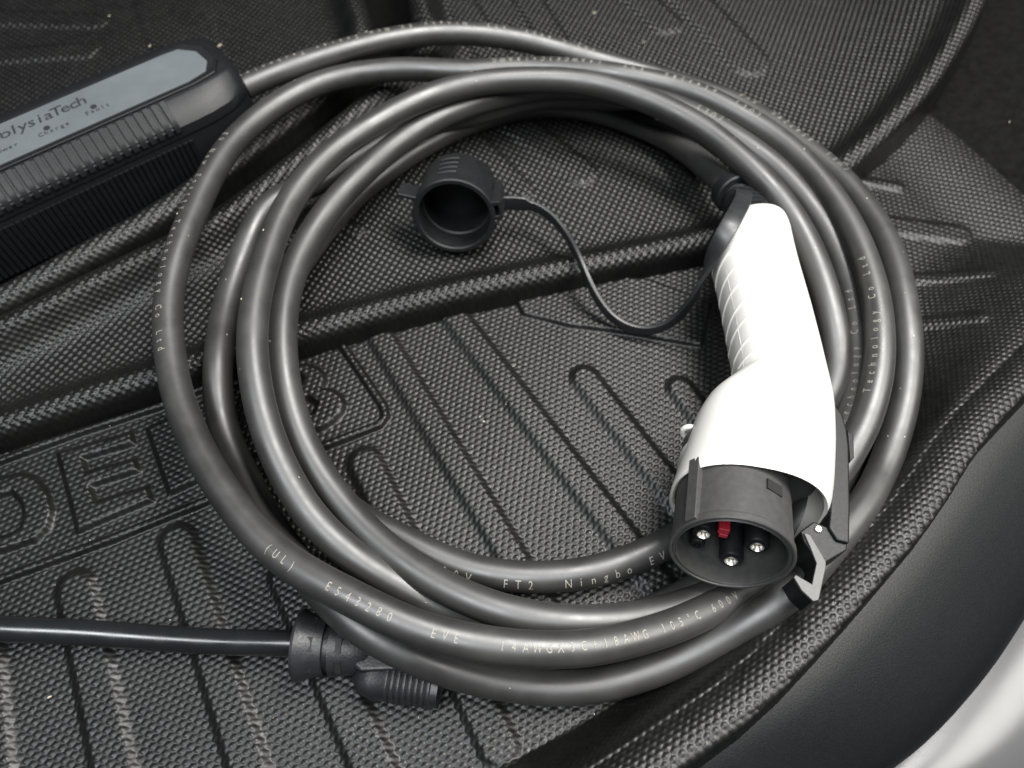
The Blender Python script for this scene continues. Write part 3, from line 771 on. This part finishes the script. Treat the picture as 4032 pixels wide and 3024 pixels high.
# ------------------------------------------------------------------ power cord with its elbow plug
def power_cord():
    root = thing('power_cord', 'shiny black power cord ending in a ribbed elbow plug, tucked under the cable', 'power cord', tuple(at(1200, 2540, 0)))
    path = [(-260, 2450, .012), (0, 2478, .011), (300, 2488, .0090), (600, 2512, .0075), (900, 2530, .0085), (1100, 2532, .011), (1260, 2538, .0125)]
    P = gsmooth(resample([tuple(at(*p)) for p in path], .001), 8)
    dist = np.concatenate([[0], np.cumsum(np.linalg.norm(np.diff(P, axis=0), axis=1))])
    sh = sweep_tube(P, .0046, 24, 3).build('cord_sheath', M['cord_rubber'], root, 60)
    mb = MB(); letters_on(P, dist, .0046, dist[-1] - .058, '10 90 CC  ASCC155', .75, .0027, .0026, mb, .0001); mb.build('moulded_lettering', M['cord_rubber'], sh, 0)
    z = .0135
    a0 = at(1178, 2540, z); a1 = at(1400, 2552, z)
    d = (a1 - a0).normalized(); e1 = Vector((-d.y, d.x, 0)); e2 = d.cross(e1)
    if e2.z < 0: e2 = -e2
    k = (a1 - a0).length
    mb = MB(); rc = .0118
    mb.lathe(a0, d, e1, e2, [(0, .0046), (0, rc + .0004), (.001, rc + .0007), (k * .16, rc - .0006), (k * .50, rc - .0018), (k * .51, rc - .0034), (k * .60, rc - .0034), (k * .61, rc - .0016), (k * .98, rc - .0028), (k * 1.25, rc - .004), (k * 1.5, .004)], 48, True, True)
    col = mb.build('collar', M['plug_rubber'], root, 30)
    for t in (.30, .80):
        for ang in (8, 52, 98, 142):
            an = math.radians(ang); dr = e1 * math.cos(an) + e2 * math.sin(an); tr = d.cross(dr)
            mb = MB(); c = a0 + d * (k * t) + dr * (rc - .0014 - .001 * t)
            mb.box(c, d, tr, dr, .0010, .0024, .0005); mb.build('slot', M['dark'], col, 30)
    # elbow body with grip ridges
    zb = .0095
    b0 = at(1440, 2654, zb); b1 = at(1680, 2688, zb)
    d2 = (b1 - b0).normalized(); f1 = Vector((-d2.y, d2.x, 0)); f2 = Vector((0, 0, 1))
    kk = (b1 - b0).length; mb = MB(); rings = []
    T = [(-.004, .35), (-.002, .7), (.0, .88), (.003, 1.0)]
    x = .008
    for q in range(8):
        T += [(x, 1.0), (x + .0006, 1.05), (x + .0013, 1.05), (x + .0018, .98)]; x += .0021
    T += [(x + .002, .97), (kk, .9), (kk + .002, .6)]
    for t, s in T:
        ring = []
        for q in range(28):
            an = 2 * math.pi * q / 28; ca, sa = math.cos(an), math.sin(an)
            ring.append(b0 + d2 * t + f1 * (.0080 * s * math.copysign(abs(ca) ** .7, ca)) + f2 * (.0088 * s * math.copysign(abs(sa) ** .7, sa)))
        rings.append(ring)
    mb.loft(rings); mb.build('ribbed_grip', M['plug_rubber'], root, 40)
    # shoulder joining collar and body
    mb = MB(); mb.prism([at(x_, y_, .0195) for x_, y_ in [(1385, 2620), (1425, 2535), (1500, 2540), (1620, 2610), (1560, 2640), (1420, 2645)]], Vector((0, 0, -.014))); mb.build('shoulder', M['plug_rubber'], root, 30, .0015)
power_cord()

# ------------------------------------------------------------------ dust and crumbs
def dust():
    rnd = random.Random(7); mb = MB()
    for px, py, z, s in [(195, 2745, .0008, .0008), (590, 180, .014, .0007), (865, 178, .012, .0009), (430, 62, .014, .0006), (2585, 1802, .001, .0007), (2340, 50, .008, .0009), (2535, 165, .008, .0008), (3975, 480, .02, .0006), (1300, 830, .008, .0005), (2715, 2810, .02, .0007), (1905, 1660, .001, .0005), (1890, 1640, .001, .0006), (2025, 1440, .001, .0006)] + \
        [(rnd.uniform(0, 3000), rnd.uniform(1500, 3000), .001, rnd.uniform(.00015, .0003)) for _ in range(60)]:
        c = at(px, py, z + .0006)
        mb.box(c, Vector((rnd.uniform(-1, 1), rnd.uniform(-1, 1), 0)).normalized(), Vector((0, .3, 1)).normalized(), Vector((.7, .7, .1)).normalized(), s * rnd.uniform(.5, 1), s * .4, s * .4)
    for _ in range(70):
        i = rnd.randrange(60, len(cpath) - 60); c = Vector(cpath[i]); t = Vector(cpath[i + 1] - cpath[i - 1]).normalized()
        up = Vector((0, 0, 1)); left = up.cross(t).normalized(); a_ = rnd.uniform(-.8, .8)
        c = c + (up * math.cos(a_) + left * math.sin(a_)) * (R_CABLE + .00003); q = rnd.uniform(.00008, .00020)
        mb.box(c, t, left, up, q * rnd.uniform(.6, 2.2), q, q * .5)
    o = mb.build('dust_specks', M['crumb'], None, 0); o['kind'] = 'stuff'
dust()
